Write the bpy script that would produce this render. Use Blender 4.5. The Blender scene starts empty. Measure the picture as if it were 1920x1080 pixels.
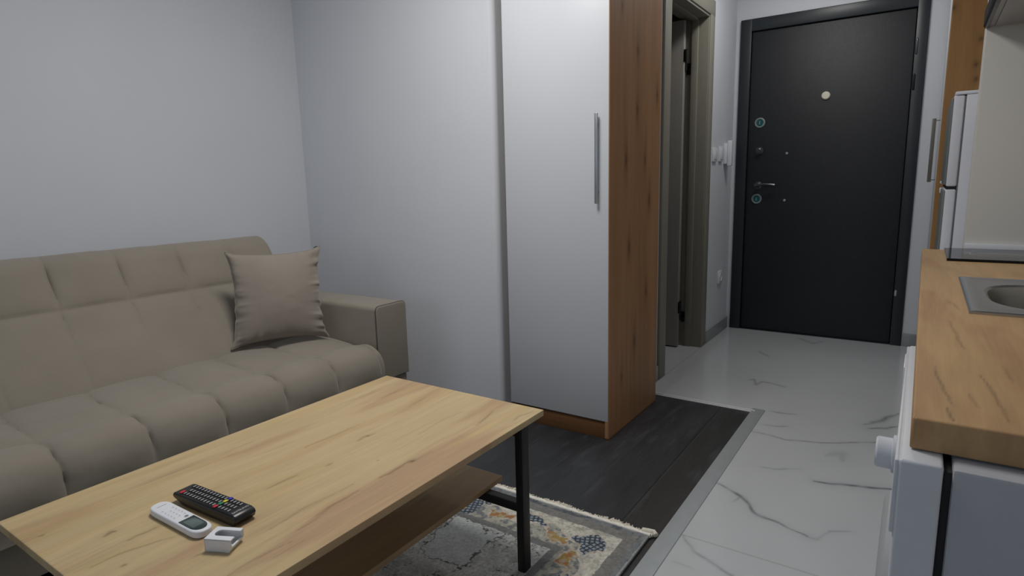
import bpy, bmesh, math, random
import numpy as np
from mathutils import Vector, Matrix, Euler
random.seed(7)
C = bpy.context.scene.collection
SC = bpy.context.scene

# ------------------------------------------------------------------ camera
F_PX = 1135.35
yaw, pitch, roll = (math.radians(v) for v in (-34.176, 9.903, -1.396))
fw = Vector((math.sin(yaw)*math.cos(pitch), math.cos(yaw)*math.cos(pitch), -math.sin(pitch)))
rt = Vector((math.cos(yaw), -math.sin(yaw), 0))
up = rt.cross(fw)
r2 = rt*math.cos(roll) + up*math.sin(roll)
u2 = -rt*math.sin(roll) + up*math.cos(roll)
cam_d = bpy.data.cameras.new('camera'); cam = bpy.data.objects.new('camera', cam_d); C.objects.link(cam)
cam.matrix_world = Matrix(((r2.x, u2.x, -fw.x, 0), (r2.y, u2.y, -fw.y, 0), (r2.z, u2.z, -fw.z, 1.12), (0, 0, 0, 1)))
cam_d.sensor_width = 36; cam_d.lens = F_PX/1920*36; cam_d.clip_start = 0.02
SC.camera = cam

# ------------------------------------------------------------------ world, lights, exposure
w = bpy.data.worlds.new('world'); SC.world = w; w.use_nodes = True
bg = w.node_tree.nodes['Background']; bg.inputs[0].default_value = (.70, .80, 1, 1); bg.inputs[1].default_value = .35
SC.view_settings.view_transform = 'Standard'; SC.view_settings.look = 'None'
SC.view_settings.gamma = 1; SC.view_settings.use_curve_mapping = False
SC.view_settings.exposure = 0.29

def area(name, loc, size, power, col, rot=(0, 0, 0), sy=None):
    l = bpy.data.lights.new(name, 'AREA'); l.energy = power; l.color = col
    l.shape = 'RECTANGLE' if sy else 'SQUARE'; l.size = size
    if sy: l.size_y = sy
    o = bpy.data.objects.new(name, l); o.location = loc; o.rotation_euler = rot; C.objects.link(o); return o
area('ceiling_panel_light', (-1.3, 1.32, 2.575), .6, 23, (1, .975, .94))
# area('kitchen_panel_light', (-.9, -.6, 2.575), .45, 1.5, (1, .97, .93))
area('window_daylight', (-1.3, -2.15, 1.45), 1.9, 5, (.66, .80, 1), (math.radians(90), 0, 0), 1.3)
area('hall_panel_light', (-.58, 3.70, 2.575), .3, 7.5, (1, .98, .95))

# ------------------------------------------------------------------ helpers
def link(name, me, mats=None, parent=None):
    o = bpy.data.objects.new(name, me); C.objects.link(o)
    for m in (mats if isinstance(mats, (list, tuple)) else [mats]):
        if m: me.materials.append(m)
    if parent: o.parent = parent
    return o
def smooth(o, ang=35):
    me = o.data
    me.polygons.foreach_set('use_smooth', [True]*len(me.polygons))
    try: me.set_sharp_from_angle(angle=math.radians(ang))
    except Exception: pass
    return o
def thing(name, label, cat, loc=(0, 0, 0), rotz=0, group=None, kind=None):
    o = bpy.data.objects.new(name, None); C.objects.link(o); o.location = loc; o.rotation_euler = (0, 0, rotz)
    o.empty_display_size = .05
    tag(o, label, cat, group, kind); return o
def tag(o, label=None, cat=None, group=None, kind=None):
    if label: o['label'] = label
    if cat: o['category'] = cat
    if group: o['group'] = group
    if kind: o['kind'] = kind
    return o

class MB:
    def __init__(s): s.bm = bmesh.new()
    def box(s, a, b, bev=0, seg=2, mi=0):
        t = bmesh.new(); bmesh.ops.create_cube(t, size=1)
        for v in t.verts:
            v.co = Vector([(a[i]+b[i])/2 + v.co[i]*(b[i]-a[i]) for i in range(3)])
        if bev: bmesh.ops.bevel(t, geom=t.edges[:], offset=bev, segments=seg, profile=.5, affect='EDGES')
        return s._add(t, mi)
    def _add(s, t, mi=0, M=None):
        if M is not None: bmesh.ops.transform(t, matrix=M, verts=t.verts)
        for f in t.faces: f.material_index = mi
        me = bpy.data.meshes.new('t'); t.to_mesh(me); t.free(); s.bm.from_mesh(me); bpy.data.meshes.remove(me); return s
    def cyl(s, p, ax, r, L, n=32, r2=None, bev=0, mi=0):
        t = bmesh.new(); bmesh.ops.create_cone(t, cap_ends=True, segments=n, radius1=r, radius2=r if r2 is None else r2, depth=L)
        if bev:
            es = [e for e in t.edges if abs(e.verts[0].co.z-e.verts[1].co.z) < 1e-6]
            bmesh.ops.bevel(t, geom=es, offset=bev, segments=2, profile=.5, affect='EDGES')
        q = Vector((0, 0, 1)).rotation_difference(Vector(ax)).to_matrix().to_4x4()
        return s._add(t, mi, Matrix.Translation(Vector(p)+Vector(ax).normalized()*L/2) @ q)
    def lathe(s, p, ax, prof, n=32, mi=0):
        t = bmesh.new(); rings = []
        for r, z in prof:
            rings.append([t.verts.new((r*math.cos(2*math.pi*k/n), r*math.sin(2*math.pi*k/n), z)) for k in range(n)] if r > 1e-6 else [t.verts.new((0, 0, z))])
        for a, b in zip(rings, rings[1:]):
            for k in range(n):
                k2 = (k+1) % n
                q = [a[k % len(a)], a[k2 % len(a)], b[k2 % len(b)], b[k % len(b)]]
                q = list(dict.fromkeys(q))
                if len(q) > 2: t.faces.new(q)
        bmesh.ops.recalc_face_normals(t, faces=t.faces)
        q = Vector((0, 0, 1)).rotation_difference(Vector(ax)).to_matrix().to_4x4()
        return s._add(t, mi, Matrix.Translation(Vector(p)) @ q)
    def prism(s, pts, axis, a, b, bev=0, seg=2, mi=0):
        """polygon pts (2D) extruded along axis from a to b; axis 0: pts=(y,z), 1: (x,z), 2: (x,y)"""
        t = bmesh.new()
        def P(u, v, h): return {0: (h, u, v), 1: (u, h, v), 2: (u, v, h)}[axis]
        lo = [t.verts.new(P(u, v, a)) for u, v in pts]; hi = [t.verts.new(P(u, v, b)) for u, v in pts]
        f1 = t.faces.new(lo); f2 = t.faces.new(hi)
        for i in range(len(pts)):
            j = (i+1) % len(pts); t.faces.new([lo[i], lo[j], hi[j], hi[i]])
        bmesh.ops.recalc_face_normals(t, faces=t.faces)
        if bev:
            es = list(set(f1.edges[:]+f2.edges[:]))
            bmesh.ops.bevel(t, geom=es, offset=bev, segments=seg, profile=.5, affect='EDGES')
        return s._add(t, mi)
    def tube(s, pts, r, n=8, mi=0, closed=False):
        t = bmesh.new(); rings = []; pts = [Vector(p) for p in pts]; N = len(pts)
        up0 = Vector((0.13, .21, .97))
        for i, p in enumerate(pts):
            d = (pts[(i+1) % N]-pts[i-1]) if closed else (pts[min(i+1, N-1)]-pts[max(i-1, 0)])
            d.normalize(); x = d.cross(up0)
            if x.length < 1e-3: x = d.cross(Vector((1, 0, 0)))
            x.normalize(); y = d.cross(x)
            rings.append([t.verts.new(p+x*r*math.cos(2*math.pi*k/n)+y*r*math.sin(2*math.pi*k/n)) for k in range(n)])
        R = rings+[rings[0]] if closed else rings
        for a, b in zip(R, R[1:]):
            for k in range(n): t.faces.new([a[k], a[(k+1) % n], b[(k+1) % n], b[k]])
        if not closed: t.faces.new(rings[0][::-1]); t.faces.new(rings[-1])
        bmesh.ops.recalc_face_normals(t, faces=t.faces)
        return s._add(t, mi)
    def build(s, name, mats, parent=None, sm=True, ang=35):
        me = bpy.data.meshes.new(name); s.bm.to_mesh(me); s.bm.free()
        o = link(name, me, mats, parent)
        if sm: smooth(o, ang)
        return o

def gridmesh(P):   # P (nu,nv,3) -> mesh
    nu, nv = P.shape[:2]
    idx = np.arange(nu*nv).reshape(nu, nv)
    q = np.stack([idx[:-1, :-1], idx[1:, :-1], idx[1:, 1:], idx[:-1, 1:]], -1).reshape(-1, 4)
    return P.reshape(-1, 3), q
def npmesh(name, V, Q, cols=None):
    me = bpy.data.meshes.new(name)
    me.vertices.add(len(V)); me.vertices.foreach_set('co', np.asarray(V, np.float32).ravel())
    Q = np.asarray(Q, np.int32)
    me.loops.add(Q.size); me.loops.foreach_set('vertex_index', Q.ravel())
    me.polygons.add(len(Q)); me.polygons.foreach_set('loop_start', np.arange(0, Q.size, 4, dtype=np.int32))
    me.update(calc_edges=True); me.validate()
    if cols is not None:
        a = me.color_attributes.new('paint', 'FLOAT_COLOR', 'POINT')
        c = np.ones((len(V), 4), np.float32); c[:, :3] = cols; a.data.foreach_set('color', c.ravel())
    return me
def slab(name, xs, ys, z0, z1, colf, mat, parent=None, mask=None, bevel=0, swap=None):
    """painted slab: top grid xs x ys at z1, closed to z0; colf(X,Y)->rgb; mask(xc,yc)->keep"""
    X, Y = np.meshgrid(xs, ys, indexing='ij'); nu, nv = X.shape
    col = colf(X, Y).reshape(-1, 3)
    T = np.stack([X, Y, np.full_like(X, z1)], -1).reshape(-1, 3); B = T.copy(); B[:, 2] = z0
    idx = np.arange(nu*nv).reshape(nu, nv)
    xc = (xs[:-1]+xs[1:])/2; yc = (ys[:-1]+ys[1:])/2
    keep = np.ones((nu-1, nv-1), bool)
    if mask is not None:
        XC, YC = np.meshgrid(xc, yc, indexing='ij'); keep = mask(XC, YC)
    q = np.stack([idx[:-1, :-1], idx[1:, :-1], idx[1:, 1:], idx[:-1, 1:]], -1)[keep]
    N = nu*nv
    qs = [q, q[:, ::-1]+N]
    kp = np.pad(keep, 1)
    def side(cond, a, b):
        i, j = np.nonzero(cond); va = a(i, j); vb = b(i, j)
        qs.append(np.stack([va, va+N, vb+N, vb], -1))
    k = keep
    side(k & ~kp[:-2, 1:-1], lambda i, j: idx[i, j+1], lambda i, j: idx[i, j])
    side(k & ~kp[2:, 1:-1], lambda i, j: idx[i+1, j], lambda i, j: idx[i+1, j+1])
    side(k & ~kp[1:-1, :-2], lambda i, j: idx[i, j], lambda i, j: idx[i+1, j])
    side(k & ~kp[1:-1, 2:], lambda i, j: idx[i+1, j+1], lambda i, j: idx[i, j+1])
    V = np.concatenate([T, B]); Q = np.concatenate(qs)
    used = np.unique(Q); rm = -np.ones(len(V), int); rm[used] = np.arange(len(used))
    V = V[used]; Q = rm[Q]; col = np.concatenate([col, col])[used]
    if swap is not None: V = swap(V)
    me = npmesh(name, V, Q, col)
    bm = bmesh.new(); bm.from_mesh(me); bmesh.ops.recalc_face_normals(bm, faces=bm.faces); bm.to_mesh(me); bm.free()
    o = link(name, me, mat, parent)
    if bevel:
        m = o.modifiers.new('b', 'BEVEL'); m.width = bevel; m.segments = 2; m.limit_method = 'ANGLE'; m.angle_limit = math.radians(60)
    return o
def ar(a, b, st): return np.linspace(a, b, max(2, int(round((b-a)/st))+1))

_rng = np.random.RandomState(3)
_tab = _rng.rand(512, 512)
def vnoise(x, y, seed=0):
    x = np.asarray(x)+seed*17.31; y = np.asarray(y)+seed*7.77
    xi = np.floor(x).astype(int); yi = np.floor(y).astype(int); fx = x-xi; fy = y-yi
    fx = fx*fx*(3-2*fx); fy = fy*fy*(3-2*fy)
    g = lambda a, b: _tab[a % 512, b % 512]
    return (g(xi, yi)*(1-fx)+g(xi+1, yi)*fx)*(1-fy)+(g(xi, yi+1)*(1-fx)+g(xi+1, yi+1)*fx)*fy
def fbm(x, y, seed=0, o=4):
    s = 0; a = .5; t = 0
    for k in range(o):
        s = s+a*vnoise(x, y, seed+k); t += a; a *= .5; x = x*2.03; y = y*2.03
    return s/t
def segdist(X, Y, pts):
    d = np.full(X.shape, 9.); s_at = np.zeros(X.shape); n = len(pts)-1
    if n == 0:
        return np.hypot(X-pts[0][0], Y-pts[0][1]), np.full(X.shape, .5)
    for i in range(n):
        ax, ay = pts[i]; bx, by = pts[i+1]; L = (bx-ax)**2+(by-ay)**2+1e-9
        t = np.clip(((X-ax)*(bx-ax)+(Y-ay)*(by-ay))/L, 0, 1)
        dd = np.hypot(X-ax-t*(bx-ax), Y-ay-t*(by-ay)); m = dd < d
        d = np.where(m, dd, d); s_at = np.where(m, (i+t)/n, s_at)
    return d, s_at
def mixc(a, b, t):
    t = np.clip(t, 0, 1)[..., None]; return a*(1-t)+np.asarray(b)*t
def sm01(x, a, b): t = np.clip((x-a)/(b-a), 0, 1); return t*t*(3-2*t)

# ------------------------------------------------------------------ materials
def srgb(r, g, b):
    f = lambda c: (c/255)/12.92 if c/255 <= .04045 else ((c/255+.055)/1.055)**2.4
    return (f(r), f(g), f(b))
def mat(name, col, rough=.6, metal=0, spec=.5, noise=0, nscale=40, bump=0, bscale=200, coat=0, sheen=0, stretch=(1, 1, 1), paint=False, emit=None):
    m = bpy.data.materials.new(name); m.use_nodes = True; nt = m.node_tree; N = nt.nodes; L = nt.links
    p = N['Principled BSDF']; p.inputs['Base Color'].default_value = (*col, 1)
    p.inputs['Roughness'].default_value = rough; p.inputs['Metallic'].default_value = metal
    p.inputs['Specular IOR Level'].default_value = spec
    if coat: p.inputs['Coat Weight'].default_value = coat; p.inputs['Coat Roughness'].default_value = .15
    if sheen:
        p.inputs['Sheen Weight'].default_value = sheen; p.inputs['Sheen Roughness'].default_value = .45
        p.inputs['Sheen Tint'].default_value = (.9, .88, .84, 1)
    if emit: p.inputs['Emission Color'].default_value = (*emit[:3], 1); p.inputs['Emission Strength'].default_value = emit[3]
    tc = N.new('ShaderNodeTexCoord'); mp = N.new('ShaderNodeMapping'); mp.inputs['Scale'].default_value = stretch
    L.new(tc.outputs['Object'], mp.inputs[0])
    src = None
    if paint:
        va = N.new('ShaderNodeVertexColor'); va.layer_name = 'paint'; src = va.outputs[0]
    if noise or True:
        nz = N.new('ShaderNodeTexNoise'); nz.inputs['Scale'].default_value = nscale; nz.inputs['Detail'].default_value = 5
        L.new(mp.outputs[0], nz.inputs['Vector'])
        mr = N.new('ShaderNodeMapRange'); mr.inputs['From Min'].default_value = .3; mr.inputs['From Max'].default_value = .7
        mr.inputs['To Min'].default_value = 1-max(noise, .015); mr.inputs['To Max'].default_value = 1+max(noise, .015)
        L.new(nz.outputs[0], mr.inputs[0])
        mx = N.new('ShaderNodeMix'); mx.data_type = 'RGBA'; mx.blend_type = 'MULTIPLY'; mx.inputs[0].default_value = 1
        if src: L.new(src, mx.inputs[6])
        else: mx.inputs[6].default_value = (*col, 1)
        cb = N.new('ShaderNodeCombineColor')
        for i in range(3): L.new(mr.outputs[0], cb.inputs[i])
        L.new(cb.outputs[0], mx.inputs[7]); L.new(mx.outputs[2], p.inputs['Base Color'])
    if bump:
        nb = N.new('ShaderNodeTexNoise'); nb.inputs['Scale'].default_value = bscale; nb.inputs['Detail'].default_value = 3
        L.new(mp.outputs[0], nb.inputs['Vector'])
        b = N.new('ShaderNodeBump'); b.inputs['Strength'].default_value = bump; b.inputs['Distance'].default_value = .002
        L.new(nb.outputs[0], b.inputs['Height']); L.new(b.outputs[0], p.inputs['Normal'])
    return m

WALL = mat('wall_paint', (.65, .672, .715), .85, noise=.012, nscale=2.5, bump=.15, bscale=60)
CEIL = mat('ceiling_paint', (.80, .80, .80), .9)
WALLK = mat('kitchen_wall_paint', (.66, .65, .61), .7, noise=.01, nscale=3)
LACQ = mat('white_lacquer', (.60, .625, .665), .32, noise=.01, nscale=2, spec=.4)
PLAST = mat('white_plastic', (.74, .76, .80), .4)
PLAST2 = mat('grey_plastic', (.38, .39, .40), .45)
TILE = mat('marble_tile', (.6, .6, .6), .16, spec=.55, paint=True, noise=.02, nscale=3, coat=.2)
LAM = mat('dark_laminate', (.02, .02, .02), .42, spec=.5, paint=True, noise=.12, nscale=30, stretch=(3, .25, 1), bump=.25, bscale=90)
OAK = mat('oak_board', (.5, .4, .2), .45, paint=True, noise=.06, nscale=60, stretch=(3, .12, 1), spec=.35, bump=.08, bscale=200)
OAKV = mat('oak_panel_vertical', (.5, .3, .15), .5, paint=True, noise=.06, nscale=45, stretch=(3, 3, .15), spec=.3)
OAKP = mat('oak_plinth', srgb(112, 80, 52), .5, noise=.12, nscale=30, stretch=(.2, 3, 3), spec=.3)
FAB = mat('taupe_velvet', (.262, .233, .192), .85, noise=.05, nscale=6, bump=.25, bscale=700, sheen=.35, spec=.2)
FAB2 = mat('taupe_cushion_velvet', (.285, .250, .212), .82, noise=.05, nscale=7, bump=.25, bscale=700, sheen=.4, spec=.2)
SEAM = mat('seam_thread', (.085, .075, .06), .9)
BLKM = mat('black_powder_metal', (.008, .008, .009), .4, spec=.45)
BLKP = mat('black_plastic', (.008, .008, .010), .33, spec=.5)
KEY = mat('key_rubber', (.012, .012, .014), .6)
KEYM = mat('key_print', (.42, .43, .45), .6)
RED = mat('red_key', (.55, .02, .04), .5); GRN = mat('green_key', (.01, .22, .10), .5)
YEL = mat('yellow_key', (.65, .62, .03), .5); BLU = mat('blue_key', (.03, .03, .45), .5)
LCD = mat('lcd_screen', (.10, .14, .135), .15, spec=.6); LCDB = mat('lcd_bezel', (.03, .045, .045), .2)
INK = mat('grey_print', (.16, .20, .22), .6)
ALU = mat('brushed_aluminium', (.42, .44, .46), .35, metal=.85, noise=.05, nscale=20)
STEEL = mat('stainless_steel', (.44, .455, .475), .26, metal=.95, noise=.02, nscale=4)
BOWL = mat('steel_bowl', (.36, .35, .32), .30, metal=.85, noise=.04, nscale=8)
DARKST = mat('dark_chrome', (.10, .11, .12), .3, metal=.8)
RING = mat('chrome_ring', (.42, .46, .48), .35, metal=.5)
TEAL = mat('teal_film', (.015, .11, .12), .2)
HNDL = mat('bronze_handle', (.15, .14, .12), .45, metal=.3)
DOORM = mat('anthracite_door_skin', (.0125, .014, .0170), .42, noise=.25, nscale=260, bump=.6, bscale=420, spec=.5)
FRAMEM = mat('anthracite_frame', (.016, .0215, .0255), .40, spec=.5)
PEEP = mat('cream_plastic', (.75, .72, .58), .4)
TAUPE = mat('greige_door_foil', (.235, .225, .185), .55, noise=.06, nscale=30, stretch=(3, 3, .2))
TAUPEL = mat('greige_leaf_foil', (.25, .235, .215), .55, noise=.05, nscale=30, stretch=(3, 3, .2))
HINGE = mat('dark_hinge', (.02, .02, .02), .35, metal=.6)
TRIMW = mat('white_floor_profile', (.62, .63, .65), .35, spec=.5)
TRIMG = mat('grey_floor_profile', (.42, .45, .465), .38, metal=.25, noise=.04, nscale=20)
BASEG = mat('marble_skirting', (.30, .31, .32), .3, noise=.08, nscale=6)
RUG = mat('woven_rug', (.4, .4, .4), .95, paint=True, noise=.10, nscale=170, bump=.8, bscale=500, spec=.1)
FRING = mat('cotton_fringe', (.70, .655, .56), .95, noise=.1, nscale=120, bump=.4)
SELV = mat('cotton_selvage', (.78, .755, .69), .95, noise=.08, nscale=200, bump=.5)
GLASS = mat('black_hob_glass', (.012, .013, .015), .07, spec=.10)
GASK = mat('rubber_gasket', (.012, .012, .013), .8)
HOODU = mat('hood_grey_metal', (.40, .39, .38), .4, metal=.3)
FRMET = mat('fridge_white', (.72, .74, .80), .35)
FRGRY = mat('fridge_grey_edge', (.17, .19, .185), .4)
GUM = mat('machine_white', (.60, .62, .66), .38)
GUMS = mat('machine_white_shaded', (.40, .41, .44), .45)  # darker copy of the machine white, side shade put into the colour
DARKIN = mat('bath_wall_tile', (.20, .20, .19), .6)

# ------------------------------------------------------------------ room shell
H = 2.6
def struct(name, boxes, m, parent=None, bev=0):
    b = MB()
    for a, c in boxes: b.box(a, c, bev)
    o = b.build(name, m, parent, sm=bool(bev))
    if parent is None: o['kind'] = 'structure'
    return o
struct('ceiling', [((-3.25, -2.35, H), (.75, 4.85, H+.1))], CEIL)
struct('wall_left', [((-3.25, -2.35, -.1), (-3.1, 2.53, H))], WALL)
# wall behind the sofa end, with a softly rounded free end beside the wardrobe
b = MB(); pts = [(-3.1, 2.38)]
for k in range(9):
    a = math.radians(-90+90*k/8); pts.append((-1.690-.03+.03*math.cos(a), 2.41+.03*math.sin(a)))
pts += [(-1.690, 2.53), (-3.1, 2.53)]
b.prism(pts, 2, 0, H)
o = b.build('wall_back', WALL); o['kind'] = 'structure'
struct('wall_niche', [((-1.86, 2.955, 0), (-1.33, 3.05, H)), ((-1.86, 2.53, 0), (-1.76, 2.955, H))], WALL)
# corridor wall on the left with the bathroom opening (y 3.255..3.965, z<2.115)
struct('wall_corridor', [((-1.33, 2.955, 0), (-1.18, 3.255, H)), ((-1.33, 3.965, 0), (-1.18, 4.62, H)), ((-1.33, 3.255, 2.115), (-1.18, 3.965, H))], WALL)
struct('wall_end', [((-1.33, 4.62, 0), (-1.150, 4.80, H)), ((-.055, 4.62, 0), (.75, 4.80, H)), ((-1.150, 4.62, 2.19), (-.055, 4.80, H)), ((-1.15, 4.74, 0), (-.055, 4.80, 2.19))], WALL)
struct('wall_right', [((.63, -2.35, 0), (.75, 4.62, H))], WALLK)
struct('wall_rear', [((-3.25, -2.35, 0), (-2.35, -2.2, H)), ((-.25, -2.35, 0), (.75, -2.2, H)), ((-2.35, -2.35, 0), (-.25, -2.2, .75)), ((-2.35, -2.35, 2.2), (-.25, -2.2, H))], WALL)
struct('wall_partition', [((.134, 2.757, 0), (.63, 2.86, H))], WALLK, bev=.004)
struct('wall_bathroom', [((-2.75, 3.05, 0), (-2.65, 4.80, H)), ((-2.65, 4.62, 0), (-1.33, 4.80, H)), ((-2.65, 2.955, 0), (-1.86, 3.05, H))], DARKIN)

# tile floor
veins = [([(-.738, 3.406), (-.715, 3.443), (-.687, 3.343), (-.665, 3.415), (-.604, 3.414), (-.54, 3.392)], .006, .6),
 ([(-.543, 2.986), (-.48, 2.989), (-.415, 3.009)], .008, .45), ([(-.537, 2.804), (-.488, 2.811), (-.442, 2.835)], .006, .5),
 ([(-.561, 2.703), (-.485, 2.697), (-.424, 2.676), (-.318, 2.711), (-.215, 2.759), (-.066, 2.854), (0, 2.9)], .004, .6),
 ([(-.148, 3.034), (-.097, 3.113), (-.024, 3.257)], .014, .55), ([(-.127, 3.0), (-.057, 3.042), (-.018, 3.08)], .007, .6),
 ([(-.258, 2.343), (-.205, 2.358), (-.138, 2.383), (-.08, 2.402), (.03, 2.45)], .0065, .95),
 ([(-.56, 2.153), (-.513, 2.14), (-.46, 2.093), (-.41, 2.03), (-.358, 1.984), (-.303, 1.961), (-.23, 1.939)], .005, .75),
 ([(-.559, 1.75), (-.493, 1.685), (-.436, 1.659), (-.374, 1.629), (-.30, 1.58)], .0035, .5),
 ([(-.447, 2.354), (-.401, 2.359), (-.319, 2.425)], .006, .3), ([(-.229, 1.936), (-.196, 1.935), (-.166, 2.017), (-.116, 2.055)], .004, .35),
 ([(-.66, 4.516), (-.555, 4.408), (-.494, 4.498)], .012, .4), ([(-.538, 1.602), (-.479, 1.593)], .004, .3),
 ([(-.826, 4.044), (-.733, 3.941)], .012, .3), ([(-.476, 2.044), (-.458, 2.084)], .004, .3), ([(-.25, 2.60), (-.20, 2.66), (-.19, 2.58)], .018, .25),
 ([(-.3, 1.25), (-.1, 1.35), (0, 1.33)], .005, .5), ([(-.2, .7), (-.35, .95), (-.5, 1.0)], .006, .5)]
def tilecol(X, Y):
    n = fbm(X*1.6, Y*1.6, 5); c = np.ones(X.shape+(3,))*np.array([.52, .535, .55])
    c = c*(.93+.14*n)[..., None]
    wx = X+(fbm(X*9, Y*9, 9, 3)-.5)*.03; wy = Y+(fbm(X*9, Y*9, 12, 3)-.5)*.045
    for pts, wd, s in veins:
        d, t = segdist(wx, wy, pts)
        taper = np.sin(np.clip(t, .04, .96)*math.pi)**.5
        brk = .45+.9*vnoise(X*30, Y*30, 4)
        a = np.exp(-(d/(wd*taper+.0015))**2)*s*brk
        a2 = np.exp(-(d/(wd*5))**2)*s*.13
        c = mixc(c, (.16, .17, .18), a+a2)
    ve = np.abs(fbm(X*1.1+.4*fbm(X*3, Y*3, 2), Y*1.3, 21, 5)-.5)
    c = mixc(c, (.30, .31, .32), np.exp(-(ve/.0035)**2)*.22*sm01(vnoise(X*1.5, Y*1.5, 31), .5, .8))
    for jy in (.555, 1.755):
        c = mixc(c, (.28, .29, .29), (np.abs(Y-jy) < .0026)*.55)
    c = mixc(c, (.28, .29, .29), (np.abs(X+1.165) < .0022)*.5)
    return c
xs = np.concatenate([ar(-2.65, -1.2, .5), ar(-1.18, .06, .005), ar(.1, .63, .3)])
ys = np.concatenate([ar(-2.2, .6, .4), ar(.65, 4.62, .005), [4.74]])
o = slab('floor', xs, ys, -.06, 0, tilecol, TILE, mask=lambda x, y: ~((x < -.57) & (y < 2.935)) & ~((x < -1.18) & (y < 3.05)))
o['kind'] = 'structure'
# laminate floor
def lamcol(X, Y):
    k = np.floor((X+.752)/.192); off = vnoise(k*3.3, k*0+1, 3)*1.2
    n = fbm(X*20+k*11, Y*5+off*7, 2, 5); n2 = fbm(X*9+k*5, Y*1.2+off*3, 8, 3)
    ton = 1.0+.18*vnoise(k*5.1, k*0, 6)+.25*(n2-.5)
    c = np.ones(X.shape+(3,))*np.array([.0245, .026, .0295])
    c = c*(ton*(.55+.9*n))[..., None]
    c = mixc(c, (.028, .026, .022), (k == 0)*.6)
    c = mixc(c, (.055, .058, .065), sm01(fbm(X*26+k*3, Y*8+k*9, 14, 4), .58, .8)*.5)
    fx = np.abs((X+.752)/.192-np.round((X+.752)/.192))*.192
    c = mixc(c, (.006, .006, .006), (fx < .0022)*(.35+.5*(np.abs(X+.752) < .01))); c = mixc(c, (.06, .062, .068), ((fx > .0035) & (fx < .0065))*.35)
    jy = (Y-.55+k*.45) % 1.28
    c = mixc(c, (.05, .052, .058), (jy < .004)*.5)
    return c
xs = np.concatenate([ar(-3.1, -1.9, .3), ar(-1.85, -.605, .0055)]); ys = np.concatenate([ar(-2.2, .6, .4), ar(.7, 2.935, .0055)])
o = slab('floor_laminate', xs, ys, -.06, 0, lamcol, LAM, mask=lambda x, y: ~((x < -1.76) & (y > 2.53)) & ~((x < -1.690) & (y > 2.385)) ); o['kind'] = 'structure'
struct('trim_1', [((-.618, -2.2, -.01), (-.560, 2.985, .004))], TRIMG, bev=.003)
b = MB(); b.box((-1.18, 2.932, -.01), (-.6, 2.968, .003), .001); b.box((-1.18, 2.944, .003), (-.6, 2.956, .006), .002)
o = b.build('trim_2', TRIMW); o['kind'] = 'structure'
struct('subfloor', [((-3.25, -2.35, -.12), (.75, 4.85, -.062))], CEIL)
def skirting(name, a, b_):
    b = MB(); b.box(a, b_, .002); o = b.build(name, BASEG); o['kind'] = 'structure'
    return o
skirting('baseboard_corridor', (-1.18, 4.062, 0), (-1.166, 4.605, .085))
skirting('baseboard_near', (-1.18, 2.97, 0), (-1.166, 3.160, .085))
skirting('baseboard_end', (-.048, 4.606, 0), (.036, 4.62, .085))
skirting('baseboard_left', (-3.1, -2.2, 0), (-3.086, 2.38, .08))
# skirting('baseboard_back', (-3.08, 2.366, 0), (-1.73, 2.38, .08))

# ------------------------------------------------------------------ entrance door (door_1)
D = thing('door_1', 'dark anthracite steel entrance door in a matching frame at the corridor end', 'door', (-.603, 4.607, 0), kind='structure')
def loc(o, root):  # parts were built in world coordinates
    o.location = -root.location if o.location.length == 0 else o.location-root.location
    return o
def P(b, name, mats, root, ang=35, sm=True):
    o = b.build(name, mats, root, sm=sm, ang=ang); o.matrix_parent_inverse = Matrix.Identity(4)
    R = Matrix.LocRotScale(root.location, root.rotation_euler, None).inverted()
    if root.parent is None or root.type == 'EMPTY': o.data.transform(R)
    return o
b = MB()
FX0, FX1, FT = -1.148, -.057, 2.185
b.box((FX0, 4.600, 0), (-1.075, 4.73, FT), .004); b.box((-.118, 4.600, 0), (FX1, 4.73, FT), .004); b.box((-1.078, 4.600, 2.105), (-.115, 4.73, FT), .004)
P(b, 'door_frame', FRAMEM, D)
b = MB(); b.box((-1.072, 4.618, .006), (-.121, 4.69, 2.102), .005); P(b, 'door_leaf', DOORM, D)
b = MB(); b.box((-1.075, 4.61, 0), (-.118, 4.72, .006)); P(b, 'threshold', FRAMEM, D)
for z in (1.489, .961):
    b = MB(); x = -.997
    b.lathe((x, 4.618, z), (0, -1, 0), [(0, .0), (.035, 0), (.035, .004), (.031, .009), (.027, .009), (.025, .005), (0, .005)], mi=0)
    b.lathe((x, 4.6125, z), (0, -1, 0), [(.0, 0), (.024, 0), (.022, .002), (0, .0025)], mi=1)
    b.box((x-.002, 4.605, z-.011), (x+.002, 4.611, z+.011), mi=0)
    P(b, 'lock_escutcheon', [RING, TEAL], D)
b = MB(); b.lathe((-.993, 4.618, 1.296), (0, -1, 0), [(0, 0), (.026, 0), (.026, .004), (.012, .008), (.012, .016), (.019, .02), (.019, .03), (.012, .035), (0, .035)])
P(b, 'thumb_turn', DARKST, D)
b = MB(); b.lathe((-.99, 4.618, 1.055), (0, -1, 0), [(0, 0), (.027, 0), (.027, .006), (.011, .01), (.011, .045), (0, .045)])
b.tube([(-.99, 4.573, 1.055), (-.975, 4.568, 1.058), (-.94, 4.566, 1.062), (-.90, 4.568, 1.060), (-.872, 4.572, 1.056)], .009)
b.tube([(-1.005, 4.573, 1.052), (-.985, 4.573, 1.056)], .011)
P(b, 'door_handle', DARKST, D)
for z in (1.271, .949):
    b = MB(); b.lathe((-.812, 4.618, z), (0, -1, 0), [(0, 0), (.009, 0), (.009, .003), (.006, .006), (0, .007)], n=16); P(b, 'screw_cap', RING, D)
b = MB(); b.lathe((-.591, 4.618, 1.634), (0, -1, 0), [(0, 0), (.026, 0), (.026, .006), (.021, .012), (0, .013)]); P(b, 'peephole', PEEP, D)
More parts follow.
